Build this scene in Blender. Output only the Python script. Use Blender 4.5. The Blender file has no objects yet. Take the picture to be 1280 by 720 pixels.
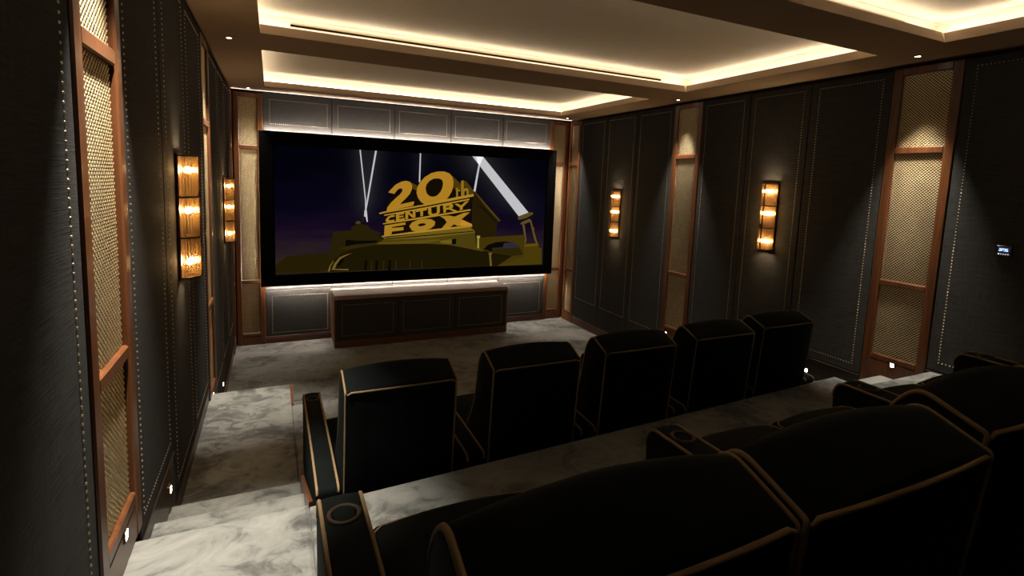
import bpy, math, random
from mathutils import Vector, Matrix
random.seed(7)
C = bpy.context.collection
scene = bpy.context.scene
PI = math.pi

# ---------------------------------------------------------------- camera, world, exposure
cam_d = bpy.data.cameras.new('camera')
cam = bpy.data.objects.new('camera', cam_d)
C.objects.link(cam)
pitch, roll, yaw = -0.11201, 0.03788, 0.43785
cp, sp, cy, sy = math.cos(pitch), math.sin(pitch), math.cos(yaw), math.sin(yaw)
F = Vector((sy * cp, cy * cp, sp))
R0 = Vector((cy, -sy, 0.0))
U0 = R0.cross(F)
Rv = R0 * math.cos(roll) + U0 * math.sin(roll)
Uv = U0 * math.cos(roll) - R0 * math.sin(roll)
M = Matrix((Rv, Uv, -F)).transposed().to_4x4()
M.translation = Vector((0.47702, -7.86529, 2.42241))
cam.matrix_world = M
cam_d.sensor_width = 36.0
cam_d.lens = 646.143 * 36.0 / 1280.0
cam_d.shift_x = (640 - 641.053) / 1280.0
cam_d.shift_y = (298.383 - 360) / 1280.0
cam_d.clip_start = 0.02
scene.camera = cam

world = bpy.data.worlds.new('world')
scene.world = world
world.use_nodes = True
world.node_tree.nodes['Background'].inputs[0].default_value = (0, 0, 0, 1)

scene.view_settings.view_transform = 'Standard'
scene.view_settings.look = 'None'
scene.view_settings.gamma = 1.0
scene.view_settings.use_curve_mapping = False
scene.view_settings.exposure = 0.0
scene.cycles.max_bounces = 10
scene.cycles.diffuse_bounces = 5
scene.cycles.transparent_max_bounces = 24
scene.cycles.sample_clamp_indirect = 6.0
scene.cycles.caustics_reflective = False
scene.cycles.caustics_refractive = False

# lamp strengths
COVE = 21.0          # coffer led strips
SLOT = 2.2           # led slot above the front wall
HALO = 620.0          # led strips behind the screen
BULB = 330.0          # sconce lamps
STEP = 45.0          # step light lenses
SPOT = 850.0           # downlights, watts
WARM = (1.0, 0.82, 0.57)
AMBER = (1.0, 0.71, 0.40)

# ---------------------------------------------------------------- dimensions
W, H, YB = 5.17, 3.48, -8.7
L1, L2 = 0.57, 1.05
RISE = (L2 - L1) / 3.0
FL1 = -3.55           # front edge of the front-row platform
FA1 = -3.10           # front edge of its aisle landings

# ---------------------------------------------------------------- mesh helpers
class MB:
    """collects shapes; build() links them as ONE mesh object"""
    def __init__(s):
        s.v, s.f, s.m = [], [], []
        s.mi = 0
    def face(s, pts):
        n = len(s.v)
        s.v += [tuple(p) for p in pts]
        s.f.append(tuple(range(n, n + len(pts))))
        s.m.append(s.mi)
    def box(s, x0, x1, y0, y1, z0, z1, b=0.0):
        x0, x1 = min(x0, x1), max(x0, x1)
        y0, y1 = min(y0, y1), max(y0, y1)
        z0, z1 = min(z0, z1), max(z0, z1)
        n = len(s.v)
        if b <= 0:
            s.v += [(x, y, z) for z in (z0, z1) for y in (y0, y1) for x in (x0, x1)]
            fs = [(0, 2, 3, 1), (4, 5, 7, 6), (0, 1, 5, 4), (2, 6, 7, 3), (0, 4, 6, 2), (1, 3, 7, 5)]
        else:
            b = min(b, (x1 - x0) / 2.01, (y1 - y0) / 2.01, (z1 - z0) / 2.01)
            idx = {}
            lo, hi = (x0, y0, z0), (x1, y1, z1)
            for sx in (0, 1):
                for sy_ in (0, 1):
                    for sz in (0, 1):
                        c = [hi[a] if q else lo[a] for a, q in enumerate((sx, sy_, sz))]
                        d = [-b if q else b for q in (sx, sy_, sz)]
                        for a in range(3):
                            p = [c[k] + (0 if k == a else d[k]) for k in range(3)]
                            idx[(sx, sy_, sz, a)] = len(s.v) - n
                            s.v.append(tuple(p))
            fs = []
            for a in range(3):
                o1, o2 = (a + 1) % 3, (a + 2) % 3
                for q in (0, 1):
                    loop = []
                    for u, w in ((0, 0), (1, 0), (1, 1), (0, 1)):
                        k = [0, 0, 0]; k[a] = q; k[o1] = u; k[o2] = w
                        loop.append(idx[(k[0], k[1], k[2], a)])
                    fs.append(tuple(loop if q else loop[::-1]))
            for a in range(3):          # edges along axis a
                o1, o2 = (a + 1) % 3, (a + 2) % 3
                for u in (0, 1):
                    for w in (0, 1):
                        k0 = [0, 0, 0]; k0[o1] = u; k0[o2] = w
                        k1 = list(k0); k1[a] = 1
                        q = [idx[(*k0, o1)], idx[(*k1, o1)], idx[(*k1, o2)], idx[(*k0, o2)]]
                        fs.append(tuple(q if u != w else q[::-1]))
            for sx in (0, 1):
                for sy_ in (0, 1):
                    for sz in (0, 1):
                        t = [idx[(sx, sy_, sz, a)] for a in range(3)]
                        fs.append(tuple(t if (sx + sy_ + sz) % 2 else t[::-1]))
        for f in fs:
            s.f.append(tuple(i + n for i in f)); s.m.append(s.mi)
    def tube(s, pts, r, n=6, closed=False):
        pts = [Vector(p) for p in pts]
        k = len(pts)
        base = len(s.v)
        up = None
        for i, p in enumerate(pts):
            a = pts[(i - 1) % k] if (closed or i > 0) else pts[0]
            b = pts[(i + 1) % k] if (closed or i < k - 1) else pts[-1]
            t = (b - a)
            t = t.normalized() if t.length > 1e-9 else Vector((0, 0, 1))
            if up is None:
                up = t.orthogonal().normalized()
            up = (up - t * up.dot(t))
            up = up.normalized() if up.length > 1e-6 else t.orthogonal().normalized()
            w = t.cross(up)
            for j in range(n):
                q = 2 * PI * j / n
                s.v.append(tuple(p + (up * math.cos(q) + w * math.sin(q)) * r))
        for i in range(k if closed else k - 1):
            for j in range(n):
                a, b = base + i * n, base + ((i + 1) % k) * n
                s.f.append((a + j, a + (j + 1) % n, b + (j + 1) % n, b + j)); s.m.append(s.mi)
        if not closed:
            s.f.append(tuple(base + j for j in range(n))[::-1]); s.m.append(s.mi)
            s.f.append(tuple(base + (k - 1) * n + j for j in range(n))); s.m.append(s.mi)
    def loft(s, rings, cap=True):
        n = len(rings[0]); base = len(s.v)
        for r in rings:
            s.v += [tuple(p) for p in r]
        for i in range(len(rings) - 1):
            a, b = base + i * n, base + (i + 1) * n
            for j in range(n):
                s.f.append((a + j, a + (j + 1) % n, b + (j + 1) % n, b + j)); s.m.append(s.mi)
        if cap:
            s.f.append(tuple(base + j for j in range(n))[::-1]); s.m.append(s.mi)
            e = base + (len(rings) - 1) * n
            s.f.append(tuple(e + j for j in range(n))); s.m.append(s.mi)
    def lathe(s, prof, c, n=20, ax='z'):
        rings = []
        for r, h in prof:
            rings.append([(c[0] + r * math.cos(2 * PI * j / n), c[1] + r * math.sin(2 * PI * j / n), c[2] + h) for j in range(n)])
        s.loft(rings, cap=False)
    def build(s, name, mats, parent=None, smooth=False, sharp=None):
        if not isinstance(mats, (list, tuple)):
            mats = [mats]
        me = bpy.data.meshes.new(name)
        me.from_pydata(s.v, [], s.f)
        for m in mats:
            me.materials.append(m)
        if len(mats) > 1:
            me.polygons.foreach_set('material_index', s.m)
        if smooth:
            me.polygons.foreach_set('use_smooth', [True] * len(me.polygons))
            if sharp:
                me.set_sharp_from_angle(angle=math.radians(sharp))
        me.update()
        return link(name, me, parent)

def link(name, me, parent=None):
    o = bpy.data.objects.new(name, me)
    C.objects.link(o)
    if parent is not None:
        o.parent = parent
    return o

def thing(name, label, cat, loc=(0, 0, 0), rz=0.0, group=None):
    o = bpy.data.objects.new(name, None)
    o.empty_display_size = 0.1
    C.objects.link(o)
    o.location = loc
    o.rotation_euler = (0, 0, rz)
    return tag(o, label, cat, group)

def tag(o, label, cat, group=None):
    o['label'] = label
    o['category'] = cat
    if group:
        o['group'] = group
    return o

def kids(o):
    return list(o.children)

def copy_tree(o, parent=None):
    c = o.copy()
    C.objects.link(c)
    c.parent = parent
    for ch in kids(o):
        copy_tree(ch, c)
    return c

def stuff(o):
    o['kind'] = 'stuff'
    return o

def struct(o):
    o['kind'] = 'structure'
    return o

# ---------------------------------------------------------------- materials
def new_mat(name):
    m = bpy.data.materials.new(name)
    m.use_nodes = True
    nt = m.node_tree
    return m, nt, nt.nodes['Principled BSDF']

def lk(nt, a, b):
    nt.links.new(a, b)

def node(nt, kind, **kw):
    n = nt.nodes.new(kind)
    for k, v in kw.items():
        setattr(n, k, v)
    return n

def coords(nt, scale=(1, 1, 1), rot=(0, 0, 0)):
    tc = node(nt, 'ShaderNodeTexCoord')
    mp = node(nt, 'ShaderNodeMapping')
    mp.inputs['Scale'].default_value = scale
    mp.inputs['Rotation'].default_value = rot
    lk(nt, tc.outputs['Object'], mp.inputs['Vector'])
    return mp.outputs['Vector']

def ramp(nt, fac, stops):
    r = node(nt, 'ShaderNodeValToRGB')
    e = r.color_ramp.elements
    while len(e) < len(stops):
        e.new(0.5)
    for q, (p, c) in zip(e, stops):
        q.position = p
        q.color = (*c, 1)
    lk(nt, fac, r.inputs[0])
    return r.outputs[0]

def noise(nt, vec, scale, detail=4, rough=0.5, dist=0.0):
    n = node(nt, 'ShaderNodeTexNoise')
    n.inputs['Scale'].default_value = scale
    n.inputs['Detail'].default_value = detail
    n.inputs['Roughness'].default_value = rough
    n.inputs['Distortion'].default_value = dist
    lk(nt, vec, n.inputs['Vector'])
    return n.outputs['Fac']

def bump(nt, b, h, strength, dist=0.01):
    n = node(nt, 'ShaderNodeBump')
    n.inputs['Strength'].default_value = strength
    n.inputs['Distance'].default_value = dist
    lk(nt, h, n.inputs['Height'])
    lk(nt, n.outputs[0], b.inputs['Normal'])

def plain(name, col, rough=0.5, metal=0.0, spec=None, var=0.06):
    m, nt, b = new_mat(name)
    f = noise(nt, coords(nt), 9.0, 3)
    c = ramp(nt, f, [(0.3, tuple(x * (1 - var) for x in col)), (0.7, tuple(min(1, x * (1 + var)) for x in col))])
    lk(nt, c, b.inputs['Base Color'])
    b.inputs['Roughness'].default_value = rough
    b.inputs['Metallic'].default_value = metal
    if spec is not None:
        b.inputs['Specular IOR Level'].default_value = spec
    return m

def emit(name, col, k):
    m = bpy.data.materials.new(name)
    m.use_nodes = True
    nt = m.node_tree
    nt.nodes.clear()
    e = node(nt, 'ShaderNodeEmission')
    e.inputs[0].default_value = (*col, 1)
    e.inputs[1].default_value = k
    o = node(nt, 'ShaderNodeOutputMaterial')
    lk(nt, e.outputs[0], o.inputs[0])
    return m

def wood(name, c1, c2, scale=(26, 26, 1.4), rough=0.32):
    m, nt, b = new_mat(name)
    v = coords(nt, scale)
    f = noise(nt, v, 1.0, 6, 0.62, 0.9)
    lk(nt, ramp(nt, f, [(0.32, c1), (0.68, c2)]), b.inputs['Base Color'])
    b.inputs['Roughness'].default_value = rough
    b.inputs['Specular IOR Level'].default_value = 0.4
    bump(nt, b, f, 0.08, 0.002)
    return m

def fabric_wall(name, c1, c2):
    """dark horizontally slubbed wall cloth"""
    m, nt, b = new_mat(name)
    f = noise(nt, coords(nt, (7, 7, 260)), 1.0, 4, 0.6)
    g = noise(nt, coords(nt, (140, 140, 9)), 1.0, 3, 0.5)
    mx = node(nt, 'ShaderNodeMath', operation='MULTIPLY_ADD')
    lk(nt, f, mx.inputs[0]); mx.inputs[1].default_value = 0.75
    g2 = node(nt, 'ShaderNodeMath', operation='MULTIPLY')
    lk(nt, g, g2.inputs[0]); g2.inputs[1].default_value = 0.25
    lk(nt, g2.outputs[0], mx.inputs[2])
    lk(nt, ramp(nt, mx.outputs[0], [(0.34, c1), (0.66, c2)]), b.inputs['Base Color'])
    b.inputs['Roughness'].default_value = 0.8
    b.inputs['Specular IOR Level'].default_value = 0.06
    bump(nt, b, mx.outputs[0], 0.35, 0.003)
    return m

def carpet_mat():
    """silk pile carpet: shading of the brushed pile put into the colour as dark and pale grey patches"""
    m, nt, b = new_mat('silk_carpet')
    v = coords(nt, (1, 1.25, 0.3), (0, 0, 0.6))
    f = noise(nt, v, 1.5, 8, 0.62, 0.9)
    g = noise(nt, v, 5.2, 7, 0.68, 1.4)
    mul = node(nt, 'ShaderNodeMath', operation='MULTIPLY'); mul.inputs[1].default_value = 0.45
    lk(nt, g, mul.inputs[0])
    add = node(nt, 'ShaderNodeMath', operation='MULTIPLY_ADD'); add.inputs[1].default_value = 0.55
    lk(nt, f, add.inputs[0]); lk(nt, mul.outputs[0], add.inputs[2])
    col = ramp(nt, add.outputs[0], [(0.38, (0.024, 0.0245, 0.023)), (0.45, (0.066, 0.066, 0.062)), (0.50, (0.128, 0.128, 0.119)), (0.62, (0.185, 0.184, 0.170))])
    lk(nt, col, b.inputs['Base Color'])
    b.inputs['Roughness'].default_value = 0.6
    b.inputs['Specular IOR Level'].default_value = 0.2
    b.inputs['Sheen Weight'].default_value = 0.1
    fine = noise(nt, coords(nt), 420.0, 2)
    bump(nt, b, fine, 0.3, 0.004)
    return m

def velvet(name, col, sheen=0.05):
    m, nt, b = new_mat(name)
    f = noise(nt, coords(nt), 7.0, 5, 0.6, 0.5)
    lk(nt, ramp(nt, f, [(0.35, tuple(x * 0.7 for x in col)), (0.7, tuple(x * 1.3 for x in col))]), b.inputs['Base Color'])
    b.inputs['Roughness'].default_value = 0.85
    b.inputs['Specular IOR Level'].default_value = 0.08
    b.inputs['Sheen Weight'].default_value = sheen
    b.inputs['Sheen Tint'].default_value = (0.5, 0.8, 0.75, 1)
    bump(nt, b, noise(nt, coords(nt), 300, 2), 0.15, 0.002)
    return m

def ribbed_glass():
    """amber tinted glass rods: part see-through, part glowing from the lamp behind"""
    m = bpy.data.materials.new('amber_rod_glass')
    m.use_nodes = True
    nt = m.node_tree
    nt.nodes.clear()
    tr = node(nt, 'ShaderNodeBsdfTransparent'); tr.inputs[0].default_value = (0.93, 0.82, 0.64, 1)
    tl = node(nt, 'ShaderNodeBsdfTranslucent'); tl.inputs[0].default_value = (0.06, 0.036, 0.015, 1)
    gl = node(nt, 'ShaderNodeBsdfGlossy'); gl.inputs[0].default_value = (1, 0.86, 0.62, 1); gl.inputs[1].default_value = 0.12
    m1 = node(nt, 'ShaderNodeMixShader'); m1.inputs[0].default_value = 0.4
    lk(nt, tr.outputs[0], m1.inputs[1]); lk(nt, tl.outputs[0], m1.inputs[2])
    m2 = node(nt, 'ShaderNodeMixShader'); m2.inputs[0].default_value = 0.10
    lk(nt, m1.outputs[0], m2.inputs[1]); lk(nt, gl.outputs[0], m2.inputs[2])
    o = node(nt, 'ShaderNodeOutputMaterial'); lk(nt, m2.outputs[0], o.inputs[0])
    return m

M_WALL = fabric_wall('charcoal_wall_cloth', (0.023, 0.022, 0.0215), (0.051, 0.0495, 0.048))
M_SEAM = plain('shadow_gap_black', (0.008, 0.008, 0.008), 0.8)
M_WOOD = wood('walnut_frame', (0.052, 0.017, 0.0055), (0.112, 0.040, 0.0135))
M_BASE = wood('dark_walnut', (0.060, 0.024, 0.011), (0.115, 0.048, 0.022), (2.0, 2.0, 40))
M_BRASS = plain('brass_mesh', (0.86, 0.69, 0.41), 0.40, 1.0)
M_NAIL = plain('pewter_nail', (0.62, 0.51, 0.34), 0.34, 1.0)
M_BRONZE = plain('dark_bronze', (0.11, 0.06, 0.032), 0.35, 0.9)
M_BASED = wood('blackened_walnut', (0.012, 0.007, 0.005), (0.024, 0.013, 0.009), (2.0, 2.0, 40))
M_CARPET = carpet_mat()
M_VELVET = velvet('black_green_velvet', (0.0026, 0.0040, 0.0040), 0.004)
M_PIPING = plain('tan_piping', (0.20, 0.135, 0.07), 0.7, spec=0.15)
M_TOP = plain('pale_console_top', (0.24, 0.17, 0.125), 0.35, spec=0.4)
M_RING = plain('brown_leather', (0.030, 0.018, 0.010), 0.6, spec=0.2)
M_SOFFIT = plain('taupe_ceiling_paint', (0.30, 0.22, 0.155), 0.9, spec=0.1, var=0.02)
M_CEIL = plain('warm_white_paint', (0.78, 0.73, 0.65), 0.9, spec=0.1, var=0.015)
M_BLACK = plain('black_velvet_and_slot_shade', (0.0025, 0.0025, 0.0025), 0.9, spec=0.02)
M_PLASTIC = plain('black_plastic', (0.008, 0.008, 0.009), 0.25)
M_CHROME = plain('satin_steel', (0.6, 0.58, 0.55), 0.3, 1.0)
M_GLASS = ribbed_glass()
M_LED = emit('led_strip_warm', WARM, COVE)
M_LEDF = emit('led_strip_front', (1.0, 0.84, 0.66), SLOT)
M_LEDH = emit('led_strip_halo', (1.0, 0.86, 0.72), HALO)
M_LEDS = emit('led_strip_halo_sides', (1.0, 0.86, 0.72), HALO * 0.12)
M_BULB = emit('sconce_bulb', AMBER, BULB)
M_STEP = emit('step_lens', (1.0, 0.93, 0.80), STEP)
M_DOWN = emit('downlight_lens', (1.0, 0.86, 0.66), 25.0)

# ---------------------------------------------------------------- structure: floor and platforms
def slab(name, poly, z0, z1, mat, parent, b=0.012):
    """an extruded outline with a softened top edge"""
    mb = MB()
    cx = sum(p[0] for p in poly) / len(poly); cy_ = sum(p[1] for p in poly) / len(poly)
    def ring(z, ins):
        r = []
        for x, y in poly:
            dx, dy = cx - x, cy_ - y
            r.append((x + math.copysign(min(ins, abs(dx)), dx), y + math.copysign(min(ins, abs(dy)), dy), z))
        return r
    mb.loft([ring(z0, 0), ring(z1 - b, 0), ring(z1 - b * 0.3, b * 0.3), ring(z1, b)])
    return mb.build(name, mat, parent)

mb = MB(); mb.box(-0.2, W + 0.2, YB, 0.2, -0.12, 0.0)
floor = struct(mb.build('floor', M_CARPET))
XA, XR = 0.60, 4.30    # aisle edges of the seating platforms
EL, ER = -5.71, -5.50  # front edge of the rear platform at its left and right ends
slab('seating_platform', [(XA, YB), (XR, YB), (XR, FL1), (XA, FL1)], 0, L1, M_CARPET, floor)
slab('aisle_landing', [(-0.06, YB), (XA, YB), (XA, FA1), (-0.06, FA1)], 0, L1, M_CARPET, floor, 0.008)
slab('aisle_landing', [(XR, YB), (W + 0.06, YB), (W + 0.06, FA1), (XR, FA1)], 0, L1, M_CARPET, floor, 0.008)
slab('rear_platform', [(XA, YB), (XR, YB), (XR, ER), (XA, EL)], L1, L2, M_CARPET, floor)
slab('aisle_landing', [(-0.06, YB), (XA, YB), (XA, -5.69), (-0.06, -5.69)], L1, L2, M_CARPET, floor, 0.016)
slab('aisle_landing', [(XR, YB), (W + 0.06, YB), (W + 0.06, -5.69), (XR, -5.69)], L1, L2, M_CARPET, floor, 0.016)
for x0, x1, dy in ((-0.06, XA, 0.0), (XR, W + 0.06, 0.0)):
    slab('carpeted_step', [(x0, -5.69 + dy), (x1, -5.69 + dy), (x1, -4.955 + dy), (x0, -4.955 + dy)], L1, L1 + RISE, M_CARPET, floor, 0.016)
    slab('carpeted_step', [(x0, -5.69 + dy), (x1, -5.69 + dy), (x1, -5.335 + dy), (x0, -5.335 + dy)], L1 + RISE, L1 + 2 * RISE, M_CARPET, floor, 0.016)
    slab('carpeted_step', [(x0, FA1), (x1, FA1), (x1, FA1 + 0.36), (x0, FA1 + 0.36)], 0, 0.38, M_CARPET, floor, 0.016)
    slab('carpeted_step', [(x0, FA1 + 0.36), (x1, FA1 + 0.36), (x1, FA1 + 0.72), (x0, FA1 + 0.72)], 0, 0.19, M_CARPET, floor, 0.016)
for x, s in ((XA, 1), (XR, -1)):
    mb = MB(); mb.box(x - 0.004 * s, x + 0.016 * s, FL1, FA1, L1 - 0.3, L1 + 0.006, 0.003)
    mb.build('step_edging', M_WOOD, floor)
    mb = MB()
    d = 0.0
    out = [(-5.69 + d, L1), (-4.955 + d, L1), (-4.955 + d, L1 + RISE + 0.03), (-5.335 + d, L1 + 2 * RISE + 0.02), (-5.69 + d, L2 + 0.004)]
    mb.loft([[(x, y, z) for y, z in out], [(x + 0.016 * s, y, z) for y, z in out]])
    mb.build('step_cheek', M_WOOD, floor)

# ---------------------------------------------------------------- structure: walls
mb = MB(); mb.box(-0.22, -0.07, YB, 0.22, 0.0, 3.85)
wall_left = struct(mb.build('wall_left', M_SEAM))
mb = MB(); mb.box(W + 0.07, W + 0.22, YB, 0.22, 0.0, 3.85)
wall_right = struct(mb.build('wall_right', M_SEAM))
mb = MB(); mb.box(-0.07, W + 0.07, 0.07, 0.22, 0.0, 3.85)
wall_front = struct(mb.build('wall_front', M_SEAM))
mb = MB(); mb.box(-0.22, W + 0.22, YB - 0.15, YB, -0.12, 3.85)
wall_back = struct(mb.build('wall_back', M_WALL))

def frame_left(n, a, z): return (n, a, z)
def frame_right(n, a, z): return (W - n, a, z)
def frame_front(n, a, z): return (a, -n, z)
SIDES = {'l': (frame_left, wall_left), 'r': (frame_right, wall_right), 'f': (frame_front, wall_front)}

def wbox(mb, fr, n0, n1, a0, a1, z0, z1, b=0.0):
    p, q = fr(n0, a0, z0), fr(n1, a1, z1)
    mb.box(p[0], q[0], p[1], q[1], p[2], q[2], b)

def nail(mb, fr, n, a, z, r=0.0045):
    k = 6
    base = len(mb.v)
    for rr, nn in ((r, 0.0), (r * 0.72, r * 0.62)):
        for j in range(k):
            q = 2 * PI * j / k
            mb.v.append(fr(n + nn, a + rr * math.cos(q), z + rr * math.sin(q)))
    mb.v.append(fr(n + r * 0.85, a, z))
    for j in range(k):
        a0, a1 = base + j, base + (j + 1) % k
        for f in ((a0, a1, a1 + k, a0 + k), (a0 + k, a1 + k, base + 2 * k)):
            mb.f.append(f); mb.m.append(0)

def nail_line(mb, fr, n, p, q, step=0.0245):
    L = math.hypot(q[0] - p[0], q[1] - p[1])
    k = max(1, round(L / step))
    for i in range(k):
        t = i / k
        nail(mb, fr, n, p[0] + (q[0] - p[0]) * t, p[1] + (q[1] - p[1]) * t)

def nail_rect(mb, fr, n, a0, a1, z0, z1):
    c = [(a0, z0), (a1, z0), (a1, z1), (a0, z1)]
    for i in range(4):
        nail_line(mb, fr, n, c[i], c[(i + 1) % 4])

def wall_panel(side, a0, a1, z0, z1, rect=None):
    fr, wall = SIDES[side]
    g = 0.004
    mb = MB(); wbox(mb, fr, -0.069, 0.0, a0 + g, a1 - g, z0 + g, z1 - g, 0.005)
    p = mb.build('wall_panel', M_WALL, wall)
    if rect:
        mb = MB(); nail_rect(mb, fr, 0.0, *rect)
        stuff(mb.build('nailhead_trim', M_NAIL, p, smooth=True))
    return p

TOP = 3.45
def side_panels(side, edges, zlows, rects, nails=None):
    for i in range(len(edges) - 1):
        a0, a1 = edges[i + 1], edges[i]
        r = rects[i]
        wall_panel(side, a0, a1, zlows[i], TOP, (r[0], r[1], nails or zlows[i] + 0.075, 3.385))

# column positions along the side walls: (near edge, far edge)
NL, NR = (-6.09, -5.60), (-5.665, -5.18)
ML, MR = (-3.256, -2.735), (-3.075, -2.60)
CC = 0.375
def thirds(a, b):
    return [a + (b - a) * i / 3 for i in range(4)]
def section(side, far, near, zl, inset=0.07):
    e = thirds(far, near)
    side_panels(side, e, zl, [(e[i + 1] + inset, e[i] - inset) for i in range(3)], 0.467)
section('l', -CC, ML[1], (0.13, 0.13, 0.13))
section('r', -CC, MR[1], (0.13, 0.13, 0.13))
side_panels('l', [ML[0], -4.07, -4.86, NL[1]], (0.68, 0.68, 0.98), [(-3.98, -3.33), (-4.76, -4.15), (-5.53, -4.945)])
side_panels('r', [MR[0], -3.755, -4.455, NR[1]], (0.68, 0.68, 0.835), [(-3.68, -3.09 - 0.05), (-4.385, -3.825), (-5.10, -4.54)])
side_panels('l', [NL[0], -7.35, YB + 0.02], (1.08, 1.08), [(-7.28, -6.165), (-8.6, -7.43)])
side_panels('r', [NR[0], -7.0, YB + 0.02], (1.06, 1.06), [(-6.93, -5.745), (-8.6, -7.07)])

# front wall: five bays, each an upper, a middle and a lower panel
FX = [0.375 + (W - 0.75) * i / 5 for i in range(6)]
for i in range(5):
    a0, a1 = FX[i], FX[i + 1]
    r0 = 0.462 + 0.878 * i
    r1 = r0 + 0.735
    wall_panel('f', a0, a1, 2.97, 3.475, (r0, r1, 3.065, 3.385))
    wall_panel('f', a0, a1, 0.77, 2.97)
    wall_panel('f', a0, a1, 0.10, 0.77, (r0, r1, 0.15, 0.68))

def baseboard(side, name, a0, a1, z0, z1):
    fr, wall = SIDES[side]
    mb = MB()
    wbox(mb, fr, -0.069, -0.002, a0, a1, z0, z1 - 0.022, 0.004)
    wbox(mb, fr, -0.069, 0.004, a0, a1, z1 - 0.02, z1 - 0.004, 0.003)
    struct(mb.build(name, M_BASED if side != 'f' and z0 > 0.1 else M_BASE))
baseboard('f', 'baseboard_front', CC, W - CC, 0.0, 0.10)
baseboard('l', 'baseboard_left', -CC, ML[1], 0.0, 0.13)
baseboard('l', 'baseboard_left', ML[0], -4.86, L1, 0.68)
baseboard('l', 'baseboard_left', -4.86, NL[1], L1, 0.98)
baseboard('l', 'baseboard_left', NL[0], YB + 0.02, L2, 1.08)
baseboard('r', 'baseboard_right', -CC, MR[1], 0.0, 0.13)
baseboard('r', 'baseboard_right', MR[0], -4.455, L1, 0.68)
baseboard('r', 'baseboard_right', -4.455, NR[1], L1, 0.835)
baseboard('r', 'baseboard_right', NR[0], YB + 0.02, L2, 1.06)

# ---------------------------------------------------------------- structure: ceiling with three coffers
COF = [(-2.65, -0.50), (-5.31, -3.27), (-7.95, -5.75)]
CX0, CX1 = 0.41, 4.70
FE = -0.075            # front edge of the soffit: the led slot lies beyond it
LIP, UP, COVE_W = 0.075, 3.662, 0.15
mb = MB()
def soffit(x0, x1, y0, y1, l=0, r=0, f=0, n=0):
    """a board of the soffit; sides that border a coffer slope back by 0.03"""
    e = 0.03
    lo = [(x0, y0, H), (x1, y0, H), (x1, y1, H), (x0, y1, H)]
    hi = [(x0 + l * e, y0 + n * e, H + LIP), (x1 - r * e, y0 + n * e, H + LIP), (x1 - r * e, y1 - f * e, H + LIP), (x0 + l * e, y1 - f * e, H + LIP)]
    mb.loft([lo, hi])
soffit(-0.22, CX0, YB, FE, r=1)
soffit(CX1, W + 0.22, YB, FE, l=1)
ys = [FE] + [y for c in COF for y in (c[1], c[0])] + [YB]
for i in range(0, len(ys), 2):
    soffit(CX0, CX1, ys[i + 1], ys[i], f=(i > 0), n=(i + 2 < len(ys)))
ceiling = struct(mb.build('ceiling', M_SOFFIT))
mb = MB()
mb.box(-0.22, W + 0.22, FE - 0.02, FE, H + LIP, 3.85)
mb.box(-0.22, W + 0.22, FE - 0.02, 0.22, 3.85, 3.9)
mb.build('light_slot_housing', M_CEIL, ceiling)
for y0, y1 in COF:
    mb = MB()
    a, b, c, d = CX0 - COVE_W, CX1 + COVE_W, y0 - COVE_W, y1 + COVE_W
    z0 = H + LIP + 0.001
    mb.box(a - 0.03, a, c, d, z0, UP); mb.box(b, b + 0.03, c, d, z0, UP)
    mb.box(a - 0.03, b + 0.03, c - 0.03, c, z0, UP); mb.box(a - 0.03, b + 0.03, d, d + 0.03, z0, UP)
    mb.box(a - 0.03, b + 0.03, c - 0.03, d + 0.03, UP, UP + 0.04)
    # a small stepped cornice where the cove meets the upper ceiling
    s = 0.014
    mb.box(a, a + s, c, d, UP - s, UP - 0.0005); mb.box(b - s, b, c, d, UP - s, UP - 0.0005)
    mb.box(a + s, b - s, c, c + s, UP - s, UP - 0.0005); mb.box(a + s, b - s, d - s, d, UP - s, UP - 0.0005)
    mb.build('raised_coffer', M_CEIL, ceiling)
    # pale sloping lip round the opening
    mb = MB(); e, q = 0.03, 0.0008
    lo = [(CX0 - q, y0 - q), (CX1 + q, y0 - q), (CX1 + q, y1 + q), (CX0 - q, y1 + q)]
    hi = [(CX0 - e, y0 - e), (CX1 + e, y0 - e), (CX1 + e, y1 + e), (CX0 - e, y1 + e)]
    for i in range(4):
        j = (i + 1) % 4
        mb.face([(*lo[i], H + 0.001), (*lo[j], H + 0.001), (*hi[j], H + LIP), (*hi[i], H + LIP)])
    mb.build('coffer_lip', M_CEIL, ceiling)
    zz = H + LIP + 0.002
    for x0, x1, yy0, yy1 in ((CX0 - 0.095, CX0 - 0.08, y0 - 0.08, y1 + 0.08), (CX1 + 0.08, CX1 + 0.095, y0 - 0.08, y1 + 0.08),
                             (CX0 - 0.08, CX1 + 0.08, y0 - 0.095, y0 - 0.08), (CX0 - 0.08, CX1 + 0.08, y1 + 0.08, y1 + 0.095)):
        mb = MB(); mb.box(x0, x1, yy0, yy1, zz, zz + 0.008)
        mb.build('led_strip', M_LED, ceiling)
mb = MB(); mb.box(0.01, W - 0.01, -0.073, -0.061, 3.477, 3.486)
mb.build('led_strip', M_LEDF, ceiling)

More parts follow.
